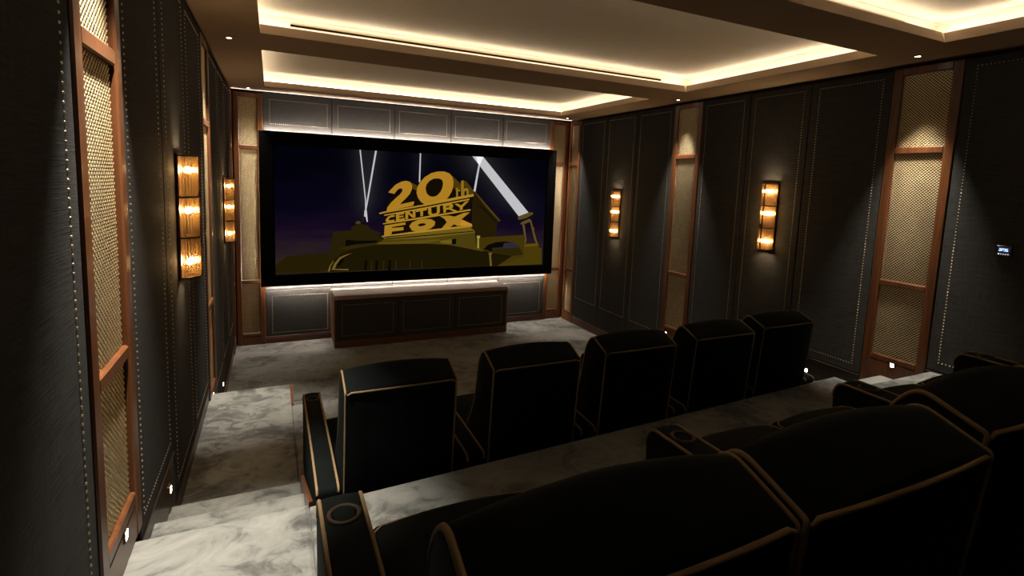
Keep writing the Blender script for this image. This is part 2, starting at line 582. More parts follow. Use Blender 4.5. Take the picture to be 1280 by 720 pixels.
# ---------------------------------------------------------------- brass mesh grille columns
def mesh_panel(y0, y1, z0, z1, turn=1):
    """woven brass: staggered domed dashes crossed by finer counter strips"""
    mb = MB()
    px, pz = 0.0245, 0.0112
    nz = int((z1 - z0) / pz); pz = (z1 - z0) / nz
    ny = round((y1 - y0) / px); px = (y1 - y0) / ny
    ca, sa = math.cos(math.radians(56)), math.sin(math.radians(56))
    def P(y, z, u, w, n):
        yy = y + (u * ca - w * sa) * turn
        zz = z + u * sa + w * ca
        return (n, min(max(yy, y0), y1), min(max(zz, z0), z1))
    for i in range(nz + 1):
        for j in range(ny + 1):
            y = y0 + (j + (0.5 if i % 2 else 0.0)) * px
            z = z0 + i * pz
            if y > y1 - 0.002:
                continue
            b = len(mb.v)
            l, w = 0.0088, 0.0029
            mb.v += [P(y, z, -l, 0, 0), P(y, z, -l * 0.5, -w, 0.001), P(y, z, l * 0.5, -w, 0.001), P(y, z, l, 0, 0),
                     P(y, z, l * 0.5, w, 0.001), P(y, z, -l * 0.5, w, 0.001), P(y, z, -l * 0.45, 0, 0.0046), P(y, z, l * 0.45, 0, 0.0046)]
            for f in ((0, 1, 6), (1, 2, 7, 6), (2, 3, 7), (3, 4, 7), (4, 5, 6, 7), (5, 0, 6)):
                mb.f.append(tuple(b + q for q in (f if turn > 0 else f[::-1]))); mb.m.append(0)
            b = len(mb.v)
            h, t = px * 0.60, 0.0007
            for u, ww in ((-h, -t), (h, -t), (h, t), (-h, t)):
                mb.v.append((-0.0015, min(max(y + u * 0.86, y0), y1), min(max(z - u * 0.42 + ww, z0), z1)))
            mb.f.append((b, b + 1, b + 2, b + 3)); mb.m.append(0)
    return mb

def column(label, side, a0, a1, zf, zin, zlo, zup, ztop=TOP, group=None):
    loc = {'l': (0, (a0 + a1) / 2, zf), 'r': (W, (a0 + a1) / 2, zf), 'f': ((a0 + a1) / 2, 0, zf)}[side]
    rz = {'l': 0.0, 'r': PI, 'f': -PI / 2}[side]
    t = thing('grille_column', label, 'wall grille', loc, rz, group)
    w = (a1 - a0) / 2
    st = min(0.07, (a1 - a0) * 0.19)
    zi, zl, zu, zt = zin - zf, zlo - zf, zup - zf, ztop - zf
    for s in (-1, 1):
        mb = MB(); mb.box(-0.068, 0.008, s * (w - st), s * w, 0.0 if zin - zf < 0.3 else 0.0, zt, 0.006)
        mb.build('stile', M_WOOD, t)
    iw = w - st
    for z0, z1, b in ((zt - 0.06, zt, 0.005), (zu - 0.027, zu + 0.027, 0.006), (zl - 0.024, zl + 0.024, 0.006), (zi - 0.05, zi, 0.006)):
        mb = MB(); mb.box(-0.068, 0.006, -iw, iw, z0, z1, b)
        mb.build('rail', M_WOOD, t)
    if zi - 0.05 > 0.02:
        mb = MB(); mb.box(-0.068, 0.005, -iw, iw, 0.0, zi - 0.053, 0.004)
        mb.build('plinth', M_WOOD, t)
    mb = MB(); mb.box(-0.0695, -0.040, -iw, iw, zi, zt - 0.06)
    mb.build('backing_board', M_SEAM, t)
    for z0, z1 in ((zi, zl - 0.024), (zl + 0.024, zu - 0.027), (zu + 0.027, zt - 0.06)):
        m = mesh_panel(-iw, iw, z0, z1, 1)
        o = m.build('brass_mesh', M_BRASS, t, smooth=True)
        o.location = (-0.014, 0, 0)
        stuff(o)
    return t

column('wide walnut and brass mesh column nearest the camera on the left wall', 'l', *NL, L2, 1.232, 1.765, 2.78)
column('walnut column with brass mesh between the two sconces on the left wall', 'l', *ML, 0.0, 0.60, 1.30, 2.79)
column('walnut and brass mesh column on the right wall, near the blue-lit keypad', 'r', *NR, L1 + RISE, 1.066, 1.685, 2.785)
column('walnut column with brass mesh between the two sconces on the right wall', 'r', *MR, 0.0, 0.60, 1.305, 2.80)
column('narrow brass mesh strip of the left wall, in the corner beside the screen', 'l', -CC, -0.02, 0.0, 0.17, 0.90, 2.735)
column('walnut and brass mesh column of the right wall, in the front corner', 'r', -CC, -0.02, 0.0, 0.17, 0.90, 2.735)
column('brass mesh column on the front wall, left of the projection screen', 'f', 0.02, CC, 0.0, 0.17, 0.90, 2.735)
column('brass mesh column on the front wall, right of the projection screen', 'f', W - CC, W - 0.02, 0.0, 0.17, 0.90, 2.735)

# ---------------------------------------------------------------- projection screen
SX0, SX1, SZ0, SZ1 = 0.322, 4.872, 0.838, 2.958
IX0, IX1, IZ0, IZ1 = 0.508, 4.692, 1.006, 2.778
scr = thing('projection_screen', 'large wide projection screen in a black frame on the front wall', 'screen', ((SX0 + SX1) / 2, 0, SZ0))
ox, oz = -(SX0 + SX1) / 2, -SZ0
def X(x): return x + ox
def Z(z): return z + oz
mb = MB()
yb, yf, yi = -0.05, -0.12, -0.106
rings = []
for x0, x1, z0, z1, y in ((SX0, SX1, SZ0, SZ1, yb), (SX0, SX1, SZ0, SZ1, yf + 0.006), (SX0 + .006, SX1 - .006, SZ0 + .006, SZ1 - .006, yf),
                          (IX0 - .02, IX1 + .02, IZ0 - .02, IZ1 + .02, yf), (IX0, IX1, IZ0, IZ1, yi)):
    rings.append([(X(x0), y, Z(z0)), (X(x1), y, Z(z0)), (X(x1), y, Z(z1)), (X(x0), y, Z(z1))])
mb.loft(rings, cap=False)
mb.face([(X(SX0), yb, Z(SZ0)), (X(SX0), yb, Z(SZ1)), (X(SX1), yb, Z(SZ1)), (X(SX1), yb, Z(SZ0))])
mb.build('frame', M_BLACK, scr)
mb = MB()
mb.box(X(0.8), X(SX1 - 0.48), yb, -0.002, Z(1.2), Z(2.6))
mb.build('mounting_box', M_BLACK, scr)
for x0, x1, z0, z1 in ((SX0 + .08, SX1 - .08, SZ1 - .03, SZ1 - .02), (SX0 + .08, SX1 - .08, SZ0 + .012, SZ0 + .022),
                       (SX0 + .06, SX0 + .07, SZ0 + .08, SZ1 - .08), (SX1 - .07, SX1 - .06, SZ0 + .08, SZ1 - .08)):
    mb = MB(); mb.box(X(x0), X(x1), -0.047, -0.040, Z(z0), Z(z1))
    mb.build('led_strip', M_LEDH if x1 - x0 > 1 else M_LEDS, scr)

def sky_mat():
    """the picture's night sky: blue-black above, dull violet low on the left, glow along the beams"""
    m = bpy.data.materials.new('projected_sky')
    m.use_nodes = True
    nt = m.node_tree
    nt.nodes.clear()
    tc = node(nt, 'ShaderNodeTexCoord')
    sep = node(nt, 'ShaderNodeSeparateXYZ')
    lk(nt, tc.outputs['Object'], sep.inputs[0])
    def mth(op, a, b=None):
        n = node(nt, 'ShaderNodeMath', operation=op)
        for i, q in enumerate((a, b)):
            if q is None:
                continue
            if isinstance(q, (int, float)):
                n.inputs[i].default_value = q
            else:
                lk(nt, q, n.inputs[i])
        return n.outputs[0]
    x, z = sep.outputs[0], sep.outputs[2]
    zz = mth('SUBTRACT', z, Z(1.05))
    mp = node(nt, 'ShaderNodeMapping'); mp.inputs['Scale'].default_value = (0.8, 1, 4.0); mp.inputs['Rotation'].default_value = (0, -0.16, 0)
    lk(nt, tc.outputs['Object'], mp.inputs[0])
    n = noise(nt, mp.outputs[0], 1.5, 5, 0.55)
    h = mth('ADD', mth('MULTIPLY', zz, 0.62), mth('MULTIPLY', mth('SUBTRACT', n, 0.5), 0.35))
    base = ramp(nt, h, [(0.03, (0.026, 0.019, 0.012)), (0.18, (0.018, 0.010, 0.014)), (0.34, (0.0075, 0.0035, 0.013)), (0.55, (0.0022, 0.0014, 0.0075)), (0.9, (0.0007, 0.0006, 0.0032))])
    glow = None
    for (x0, z0), (x1, z1), wd, k in (((1.632, 2.78), (1.716, 1.80), 0.16, 0.012), ((1.858, 2.78), (1.705, 1.82), 0.16, 0.014), ((3.45, 2.787), (4.23, 1.866), 0.26, 0.020),
                                      ((2.52, 2.78), (2.48, 2.3), 0.16, 0.007), ((3.40, 2.75), (3.32, 2.45), 0.22, 0.012)):
        dx, dz = x1 - x0, z1 - z0
        L = math.hypot(dx, dz)
        d = mth('ABSOLUTE', mth('ADD', mth('MULTIPLY', mth('SUBTRACT', x, X(x0)), dz / L), mth('MULTIPLY', mth('SUBTRACT', z, Z(z0)), -dx / L)))
        g = mth('MULTIPLY', mth('EXPONENT', mth('MULTIPLY', d, -1.0 / wd * 1.6)), k)
        up = node(nt, 'ShaderNodeMapRange'); up.interpolation_type = 'SMOOTHSTEP'
        up.inputs[1].default_value = Z(min(z0, z1) - 0.15); up.inputs[2].default_value = Z(min(z0, z1) + 0.35)
        lk(nt, z, up.inputs[0])
        g = mth('MULTIPLY', g, up.outputs[0])
        glow = g if glow is None else mth('ADD', glow, g)
    ad = node(nt, 'ShaderNodeMixRGB', blend_type='ADD'); ad.inputs[0].default_value = 1.0
    lk(nt, base, ad.inputs[1]); lk(nt, glow, ad.inputs[2])
    e = node(nt, 'ShaderNodeEmission'); e.inputs[1].default_value = 1.0
    lk(nt, ad.outputs[0], e.inputs[0])
    o = node(nt, 'ShaderNodeOutputMaterial'); lk(nt, e.outputs[0], o.inputs[0])
    return m
mb = MB()
mb.face([(X(IX0), yi, Z(IZ0)), (X(IX1), yi, Z(IZ0)), (X(IX1), yi, Z(IZ1)), (X(IX0), yi, Z(IZ1))])
pic = mb.build('picture_surface', sky_mat(), scr)

def srgb(h):
    r = []
    for i in (0, 2, 4):
        c = int(h[i:i + 2], 16) / 255
        r.append(c / 12.92 if c <= 0.04045 else ((c + 0.055) / 1.055) ** 2.4)
    return tuple(r)
PCOL = dict(hill='241b05', tower='261d06', tower_light='4a3d18', dark='0b0803', dome='1b1503', ledge='2e2409', ledge2='2c230a', arc='6e5826',
            side='231a05', side_edge='4d3a0e', side2='1a1303', ped='4a3c0f', ped_light='6b5717', ped2='5a4a13', back='120c02', extr='4b370a', gold='ab7b22',
            gold2='a47a22', tdark='8a6a1e', bar='a88028', orange='c08427', wall='3f3209', pillar='463808', pillar_light='5c4a12', archsky='2f2733', wall2='2b2206',
            lamp='6a5528', lampb='9a9040', cap='57471f', leg='5a4a1c', beam='bfbfc2', beamw='f2f2f4')
PICTURE = """
hill|1|497,1020 509,1136 657,1260 847,1272 879,1292 943,1287 1221,1288 1491,1173 1492,1029 990,1009
tower|2|1204,1182 1229,1341 1263,1597 1559,1625 1752,1584 2018,1490 2021,1231 1492,1029
tower|2|1500,1643 1531,1669 1612,1714 1751,1688 1796,1628 1932,1581 1933,1539 1701,1544
tower_light|3|1574,1708 1580,1737 1605,1753 1637,1747 1650,1714
dark|3|1438,1481 1600,1463 1881,1462 1882,1429 1600,1414 1432,1384
hill|3|1662,1740 1672,1805 1687,1812 1690,1734
dome|4|1199,1018 1236,1123 1303,1212 1364,1275 1488,1311 1352,1340 1377,1366 1575,1390 1856,1420 2226,1416 2598,1410 2782,1404 3000,1375 3686,1260 4107,1167 4093,1092 3830,1007 2368,1015
ledge|5|1346,1343 1370,1368 1575,1398 1856,1425 2226,1416 2226,1394 1856,1393 1601,1358 1451,1325
dark|5|1703,1163 1744,1169 1735,1019 1696,1016
dark|5|1864,1158 1906,1164 1897,1013 1858,1010
dark|5|2055,1152 2098,1158 2089,1005 2049,1002
ledge2|5|1800,1160 1815,1162 1813,1023 1798,1020
ledge2|5|1976,1154 1992,1156 1990,1016 1974,1014
ledge2|5|2162,1148 2178,1151 2177,1008 2161,1006
ledge2|5|2373,1142 2389,1144 2389,1000 2372,998
ledge2|5|2561,1136 2577,1138 2577,993 2560,991
arc|6|1191,1023 1212,1098 1266,1176 1272,1167 1230,1095 1218,1022
arc|6|1242,1045 1279,1134 1352,1223 1438,1260 1526,1281 1451,1247 1370,1203 1309,1120 1285,1056 1476,1049 1476,1029
dark|6|1309,1107 1346,1178 1426,1228 1401,1156 1358,1099
ledge2|6|1085,1044 1193,1040 1193,1018 1085,1019
side|5|3369,2194 3410,2216 3865,1762 3809,1720 3801,1532 3759,1506 3532,1469 3374,1576
side_edge|6|3403,2214 3417,2221 3872,1762 3851,1746 3628,1957
side2|6|3415,2046 3614,1957 3808,1746 3787,1726 3559,1930
ped|6|1869,1409 2000,1486 3428,1593 3449,1368 3601,1252 3003,1376 2610,1402 2109,1405
ped_light|7|1951,1523 2023,1504 3349,1658 3428,1590 3429,1566 2737,1496 2012,1468
ped2|7|1869,1409 1904,1423 2842,1471 2843,1443 2609,1406 2109,1405
ped_light|7|2843,1443 3041,1466 3043,1388 2870,1402
dark|8|3048,1466 3115,1475 3118,1387 3050,1382
dark|8|2000,1486 2607,1535 3407,1595 3407,1582 2607,1520 2006,1474
back|7|1995,1923 2065,2094 2392,2320 2473,2292 2641,2427 2975,2502 3166,2345 3246,2379 3401,2224 3390,2146 3341,1938 3377,1664 1987,1523
extr|8|2969,2504 3063,2430 3166,2339 3175,2269 3095,2229 3061,2266 3052,2367
extr|8|3219,2391 3260,2380 3394,2230 3389,2172 3307,2163 3276,2285 3221,2296
extr|8|2379,2338 2473,2292 2480,2268 2464,2212 2405,2247
gold|9|2040,2177 2088,2233 2147,2295 2232,2343 2305,2358 2367,2342 2398,2294 2395,2235 2363,2163 2308,2098 2260,2051 2214,2003 2415,2049 2436,2047 2416,1987 2019,1897 2028,1954 2078,2021 2144,2089 2210,2147 2246,2194 2253,2229 2223,2246 2184,2227 2143,2177 2131,2158
gold|9|2465,2188 2474,2262 2516,2343 2590,2425 2691,2488 2793,2517 2896,2521 2976,2496 3030,2441 3049,2367 3047,2291 3022,2214 2978,2137 2920,2073 2803,2043 2700,2025 2598,2007 2534,2047 2489,2108|2604,2253 2620,2315 2667,2372 2731,2406 2808,2412 2863,2392 2880,2342 2871,2273 2845,2210 2794,2152 2737,2128 2672,2134 2623,2179
tdark|9|3092,2267 3121,2283 3122,2245 3162,2253 3162,2225 3126,2219 3132,2125 3098,2118
tdark|9|3171,2386 3216,2397 3222,2270 3265,2282 3301,2257 3307,2163 3269,2154 3264,2230 3234,2225 3236,2148 3178,2135
bar|10|1907,1872 1984,1894 2547,2000 2959,2101 3388,2187 3390,2148 2598,1984 1996,1873 1919,1854
bar|10|1978,1845 2548,1954 3315,2112 3323,2090 2574,1936 1990,1830
gold2|10|2143,1841 2104,1844 2044,1821 2006,1773 2009,1739 2051,1729 2136,1748 2135,1775 2067,1761 2047,1775 2071,1804 2138,1819
gold2|10|2159,1861 2281,1884 2281,1858 2208,1843 2208,1826 2273,1838 2273,1816 2208,1803 2208,1784 2288,1800 2289,1771 2160,1746
gold2|10|2299,1889 2351,1898 2412,1844 2411,1910 2451,1916 2456,1811 2410,1801 2342,1860 2343,1788 2301,1779
gold2|10|2461,1920 2631,1949 2632,1922 2571,1910 2572,1832 2532,1824 2530,1902 2461,1889
gold2|10|2650,1955 2699,1964 2703,1878 2729,1863 2778,1876 2791,1891 2789,1987 2837,1996 2839,1891 2810,1851 2730,1832 2674,1841 2652,1867
gold2|10|3074,2019 3123,2030 3184,2001 3255,2064 3312,2074 3211,1974 3212,1938 3164,1927 3163,1969
gold2|10|2885,2003 3003,2030 3043,2018 3055,1986 3029,1950 3127,1912 3073,1898 2986,1936 2937,1928 2938,1890 2898,1879|2935,1982 2988,1994 2998,1977 2939,1959
bar|10|1964,1717 2551,1814 3341,1945 3348,1922 2551,1786 1973,1703
gold2|9|1992,1685 2304,1734 2304,1697 2100,1663 2100,1648 2275,1662 2276,1613 2101,1594 2095,1553 1985,1527
gold2|9|2362,1674 2401,1730 2501,1774 2602,1787 2705,1781 2768,1743 2759,1686 2695,1635 2593,1601 2479,1590 2403,1609|2493,1696 2540,1716 2591,1719 2623,1706 2604,1686 2553,1673 2509,1674
gold2|9|2841,1829 2992,1839 3079,1823 3233,1884 3335,1893 3195,1782 3378,1704 3370,1678 3130,1675 3076,1702 2997,1644 2865,1628 2955,1734 2914,1788
orange|10|3183,1730 3209,1769 3378,1704 3370,1679 3171,1677
bar|10|1945,1528 2567,1608 3379,1691 3380,1662 2568,1573 1957,1515
wall|5|3447,1474 3517,1487 4306,1521 4344,1373 4583,1374 4594,1313 4662,1283 4666,1003 3835,1005 4110,1171 3681,1250 3452,1309
pillar|6|4321,1360 4583,1374 4597,1313 4659,1280 4666,1003 3850,1007 4323,1154
pillar_light|7|4329,1359 4583,1374 4597,1329 4331,1318
archsky|6|3587,1295 3663,1365 3806,1406 3966,1417 4116,1391 4226,1336 4314,1187 4125,1168 3739,1246
wall2|7|3737,1303 4240,1306 4314,1187 4125,1168 3739,1246
dark|7|3587,1295 3663,1365 3806,1406 3966,1417 4116,1391 3952,1391 3926,1319 3737,1309 3746,1246
lamp|8|3675,1230 3739,1238 3740,1208 3723,1202 3745,1012 3711,1009 3690,1196
lampb|8|3463,1514 3519,1517 3520,1477 3503,1474 3509,1308 3480,1315 3478,1474 3464,1481
cap|8|4181,1794 4199,1835 4381,1900 4465,1901 4466,1871 4339,1804 4212,1774
leg|8|4237,1717 4274,1745 4401,1793 4432,1779 4404,1738 4321,1710 4238,1697
leg|8|4271,1697 4313,1704 4364,1428 4344,1370 4325,1380 4333,1442
leg|8|4407,1765 4436,1772 4557,1425 4580,1372 4548,1369 4510,1440
leg|8|4462,1634 4501,1641 4502,1607 4464,1600
beam|7|3349,2784 3534,2787 4380,1898 4203,1831
beamw|8|3411,2783 3535,2787 3477,2639 3446,2672
beam|4|3456,2655 3483,2643 3419,2222 3385,2231
beam|1|1625,2784 1642,2785 1722,2060 1716,1844 1709,1844 1706,2059
beam|1|1845,2783 1870,2780 1753,2060 1712,1832 1693,1832 1732,2060
beam|3|1694,1821 1699,1910 1732,1910 1748,1740 1734,1736 1716,1812
beam|2|2508,2790 2526,2789 2520,2354 2499,2341
"""
from mathutils.geometry import tessellate_polygon
names = list(PCOL)
mb = MB()
for line in PICTURE.strip().split('\n'):
    q = line.split('|')
    mb.mi = names.index(q[0])
    y = yi - 0.0004 - 0.0005 * int(q[1])
    pt = lambda s: [(X(float(a.split(',')[0]) / 1000), y, Z(float(a.split(',')[1]) / 1000)) for a in s.split()]
    outer = pt(q[2])
    clip = lambda r: [(min(max(p[0], X(IX0)), X(IX1)), p[1], min(max(p[2], Z(IZ0)), Z(IZ1))) for p in r]
    loops = [clip(outer)] + ([clip(pt(q[3]))] if len(q) > 3 else [])     # outline, counter of the letter
    allp = [p for r in loops for p in r]
    for tri in tessellate_polygon([[Vector((p[0], p[2], 0)) for p in r] for r in loops]):
        mb.face([allp[k] for k in tri])
mb.build('projected_picture', [emit('picture_' + n, srgb(PCOL[n]), 1.0) for n in names], pic)

# ---------------------------------------------------------------- media console under the screen
KX0, KX1, KY = 1.237, 3.87, -0.52
con = thing('media_console', 'long low dark console with nail-studded doors below the projection screen', 'cabinet', ((KX0 + KX1) / 2, -0.27, 0))
kw = (KX1 - KX0) / 2
kf = KY + 0.27
mb = MB(); mb.box(-kw + 0.012, kw - 0.012, kf + 0.03, 0.262, 0.0, 0.685); mb.build('carcass', M_BASE, con)
mb = MB(); mb.box(-kw, kw, kf, 0.263, 0.685, 0.745, 0.008); mb.build('top', M_TOP, con)
mb = MB(); mb.box(-kw + 0.004, kw - 0.004, kf + 0.004, 0.0, 0.0, 0.095, 0.004); mb.build('plinth', M_BASE, con)
for s in (-1, 1):
    mb = MB(); mb.box(s * (kw - 0.028), s * (kw - 0.002), kf + 0.004, 0.26, 0.097, 0.684, 0.004); mb.build('side_panel', M_BASE, con)
dw = (2 * kw - 0.06) / 3
def frame_con(n, a, z): return (a, kf + 0.006 - n, z)
for i in range(3):
    a0 = -kw + 0.03 + dw * i
    mb = MB(); mb.box(a0 + 0.003, a0 + dw - 0.003, kf + 0.006, kf + 0.028, 0.10, 0.68, 0.004)
    d = mb.build('door', M_WALL, con)
    mb = MB(); nail_rect(mb, frame_con, 0.0, a0 + 0.075, a0 + dw - 0.075, 0.17, 0.61)
    stuff(mb.build('nailhead_trim', M_NAIL, d, smooth=True))

# ---------------------------------------------------------------- sconces
def make_sconce(label, loc, rz):
    t = thing('wall_sconce', label, 'sconce', loc, rz, 'glass rod sconces on the side walls')
    h, hw, dp = 0.34, 0.083, 0.085
    mb = MB(); mb.box(0.0005, 0.016, -hw, hw, -h - 0.012, h + 0.012, 0.004); mb.build('back_plate', M_BRONZE, t)
    def ell(k, f, n=18):
        return [(0.016 + (dp * f) * math.sin(PI * i / n), -(hw - 0.004) * f * math.cos(PI * i / n)) for i in range(n + 1)]
    levels = [h, h / 3, -h / 3, -h]
    for z in levels:
        e = ell(0, 1.02)
        inn = ell(0, 0.90)
        ring = e + inn[::-1]
        mb = MB(); mb.loft([[(x, y, z - 0.005) for x, y in ring], [(x, y, z + 0.005) for x, y in ring]], cap=False)
        k = len(e)
        for zz, flip in ((z - 0.005, 1), (z + 0.005, 0)):
            for i in range(k - 1):
                q = [(e[i][0], e[i][1], zz), (e[i + 1][0], e[i + 1][1], zz), (inn[i + 1][0], inn[i + 1][1], zz), (inn[i][0], inn[i][1], zz)]
                mb.face(q[::-1] if flip else q)
        mb.build('band', M_BRONZE, t)
    mb = MB(); mb.box(0.016 + dp * 0.985, 0.016 + dp * 1.12, -0.005, 0.005, -h, h, 0.001); mb.build('centre_bar', M_BRONZE, t)
    for i in range(3):
        z1, z0 = levels[i] - 0.006, levels[i + 1] + 0.006
        mb = MB()
        n = 15
        for j in range(n + 1):
            q = PI * (j + 0.5) / (n + 1)
            x, y = 0.016 + dp * 0.95 * math.sin(q), -(hw - 0.006) * 0.97 * math.cos(q)
            mb.tube([(x, y, z0), (x, y, z1)], 0.0068, 8)
        stuff(mb.build('glass_rods', M_GLASS, t, smooth=True, sharp=50))
        zb = z1 - (z1 - z0) * (0.33 if i < 2 else 0.62)
        mb = MB(); mb.loft([[(0.050 + r * math.cos(2 * PI * k / 10), y, zb + r * math.sin(2 * PI * k / 10)) for k in range(10)]
                            for r, y in ((0.006, -0.064), (0.014, -0.056), (0.017, 0), (0.014, 0.056), (0.006, 0.064))])
        mb.build('bulb', M_BULB, t, smooth=True)
    return t
sc = make_sconce('larger-looking lit glass rod sconce on the left wall, nearer the camera', (0.0, -4.45, 2.15), 0.0)
for lab, loc, rz in (('lit glass rod sconce at the far end of the left wall, close to the screen', (0.0, -1.46, 1.985), 0.0),
                     ('lit glass rod sconce on the right wall, nearer the camera and the keypad', (W, -4.12, 2.148), PI),
                     ('lit glass rod sconce at the far end of the right wall, near the front corner', (W, -1.485, 1.98), PI)):
    c = copy_tree(sc); c.location = loc; c.rotation_euler = (0, 0, rz); c['label'] = lab

# ---------------------------------------------------------------- ceiling downlights and step lights
def downlight(label, x, y, power=SPOT):
    t = thing('downlight', label, 'downlight', (x, y, H), 0, 'recessed ceiling downlights')
    mb = MB(); mb.lathe([(0.018, 0.0), (0.020, -0.004), (0.030, -0.004), (0.031, 0.0)], (0, 0, 0), 18)
    mb.build('trim_ring', M_SOFFIT, t, smooth=True)
    mb = MB(); mb.lathe([(0.018, -0.002), (0.0001, -0.003)], (0, 0, 0), 18); mb.build('lens', M_DOWN, t)
    ld = bpy.data.lights.new('downlight_lamp', 'SPOT')
    ld.energy = power; ld.color = (1.0, 0.92, 0.78); ld.spot_size = math.radians(50); ld.spot_blend = 1.0; ld.shadow_soft_size = 0.014
    lo = bpy.data.objects.new('downlight_lamp', ld)
    C.objects.link(lo); lo.parent = t; lo.location = (0, 0, -0.012)
    return t
downlight('ceiling downlight above the mesh column nearest the camera on the left', 0.17, -5.85, SPOT * 1.05)
downlight('ceiling downlight near the middle mesh column of the left wall', 0.178, -2.965)
downlight('ceiling downlight above the right wall column beside the keypad', W - 0.21, -5.45, SPOT * 0.55)
downlight('ceiling downlight above the middle mesh column of the right wall', W - 0.16, -2.81, SPOT * 0.5)
downlight('ceiling downlight in the front left corner', 0.215, -0.2, SPOT * 0.26)
downlight('ceiling downlight in the front right corner', W - 0.23, -0.29, SPOT * 0.45)

def step_light(label, side, a, z):
    loc = {'l': (0.0, a, z), 'r': (W, a, z)}[side]
    t = thing('step_light', label, 'step light', loc, 0.0 if side == 'l' else PI, 'small step lights low on the side walls')
    mb = MB(); mb.box(-0.02, 0.010, -0.022, 0.022, -0.022, 0.022, 0.002); mb.build('bezel', M_BRONZE, t)
    mb = MB(); mb.box(0.008, 0.0108, -0.013, 0.013, -0.015, 0.015, 0.001); mb.build('lens', M_STEP, t)
step_light('step light in the plinth of the near left mesh column', 'l', -5.83, 1.165)
step_light('step light low on the left wall beside the carpeted steps', 'l', -5.03, 0.86)
step_light('step light in the foot of the middle left mesh column', 'l', -3.05, 0.54)
step_light('step light low on the left wall furthest forward, near the stage carpet', 'l', -2.15, 0.283)
step_light('step light in the plinth of the right column beside the keypad', 'r', -5.43, 1.005)
step_light('step light on the right wall just past the last front row chair', 'r', -4.69, 0.70)
step_light('step light in the foot of the middle right mesh column', 'r', -2.72, 0.50)

# ---------------------------------------------------------------- keypad
kp = thing('control_keypad', 'small black keypad with a glowing blue display on the right wall', 'keypad', (W, -6.045, 2.055), PI)
mb = MB(); mb.box(0.0005, 0.012, -0.045, 0.045, -0.04, 0.04, 0.004); mb.build('plate', M_PLASTIC, kp)
mb = MB(); mb.box(0.0122, 0.0135, -0.03, 0.03, -0.004, 0.026, 0.0005); disp = mb.build('display', emit('keypad_blue', (0.02, 0.05, 0.22), 1.0), kp)
mb = MB()
for y, k in ((-0.02, (1, 1, 1, 0, 1, 1, 1)), (-0.006, (1, 1, 0, 1, 0, 1, 0)), (0.004, (1, 0, 1, 1, 1, 0, 1)), (0.018, (1, 1, 1, 1, 0, 1, 1))):
    w_, hh, t_ = 0.0045, 0.008, 0.0012
    segs = ((-w_, w_, hh), (-w_, w_, 0), (-w_, w_, -hh))
    for i, (a, b, z) in enumerate(segs):
        if k[i]: mb.box(0.0136, 0.0139, y + a, y + b, 0.011 + z - t_, 0.011 + z + t_)
    for i, (a, z) in enumerate(((-w_, hh / 2), (w_, hh / 2), (-w_, -hh / 2), (w_, -hh / 2))):
        if k[3 + i]: mb.box(0.0136, 0.0139, y + a - t_, y + a + t_, 0.011 + z - hh / 2, 0.011 + z + hh / 2)
mb.build('display_digits', emit('keypad_digits', (0.55, 0.75, 1.0), 2.2), disp)
for i in range(5):
    mb = MB(); y = 0.026 - 0.013 * i
    mb.box(0.0122, 0.0132, y - 0.004, y + 0.004, -0.023, -0.015, 0.0003)
    mb.build('button', emit('keypad_button', (0.8, 0.8, 0.95), 0.55 if i < 4 else 1.2), kp)

# ---------------------------------------------------------------- air slots in the coffers
def air_slot(label, y):
    t = thing('air_slot', label, 'air vent', ((0.63 + 4.46) / 2, y, 3.605))
    hw = (4.46 - 0.63) / 2
    for z in (-0.010, 0.010):
        mb = MB(); mb.box(-hw, hw, -0.012, -0.0005, z - 0.0015, z + 0.0015); mb.build('frame_bar', M_SOFFIT, t)
    mb = MB(); mb.box(-hw, hw, -0.006, -0.0004, -0.0095, 0.0095); mb.build('slot', M_BLACK, t)  # uncut: flat black strip paints the shade inside the slot
air_slot('long dark air slot in the cove of the middle ceiling coffer', -3.27 + COVE_W)
air_slot('long dark air slot in the cove of the coffer nearest the camera', -5.75 + COVE_W)

# ---------------------------------------------------------------- seats
def fillet(poly, rad, k=5):
    out = []
    n = len(poly)
    for i in range(n):
        p = Vector(poly[i]); a = Vector(poly[i - 1]); b = Vector(poly[(i + 1) % n])
        r = rad[i]
        if r <= 0:
            out.append(tuple(p)); continue
        u, w = (a - p), (b - p)
        d = min(r, u.length * 0.49, w.length * 0.49)
        s, e = p + u.normalized() * d, p + w.normalized() * d
        for j in range(k + 1):
            t = j / k
            out.append(tuple(s * (1 - t) ** 2 + p * (2 * t * (1 - t)) + e * t * t))
    return out

def inset2(poly, d):
    n = len(poly); out = []
    for i in range(n):
        a, p, b = Vector(poly[i - 1]), Vector(poly[i]), Vector(poly[(i + 1) % n])
        t = (b - a)
        if t.length < 1e-9:
            out.append(tuple(p)); continue
        t.normalize()
        nrm = Vector((-t.y, t.x))      # left of travel = inside for counter-clockwise outlines
        out.append(tuple(p + nrm * d))
    return out

def extrude_soft(mb, prof, x0, x1, soft=0.012, puff=0.0, crown=0.0, above=9.0):
    """a profile in (y, z), counter-clockwise, drawn out along x with softened ends and a puffed middle"""
    st = [(x0, soft), (x0 + soft * 0.3, soft * 0.3), (x0 + soft, 0.0)]
    mid = 7
    for i in range(1, mid):
        t = i / mid
        st.append((x0 + soft + (x1 - x0 - 2 * soft) * t, -puff * (1 - (2 * t - 1) ** 2)))
    st += [(x1 - soft, 0.0), (x1 - soft * 0.3, soft * 0.3), (x1, soft)]
    def lift(x, z):
        t = 2 * (x - x0) / (x1 - x0) - 1
        return crown * (1 - t * t) * min(1.0, max(0.0, (z - above) / 0.06))
    mb.loft([[(x, y, z + lift(x, z)) for y, z in inset2(prof, d)] for x, d in st])

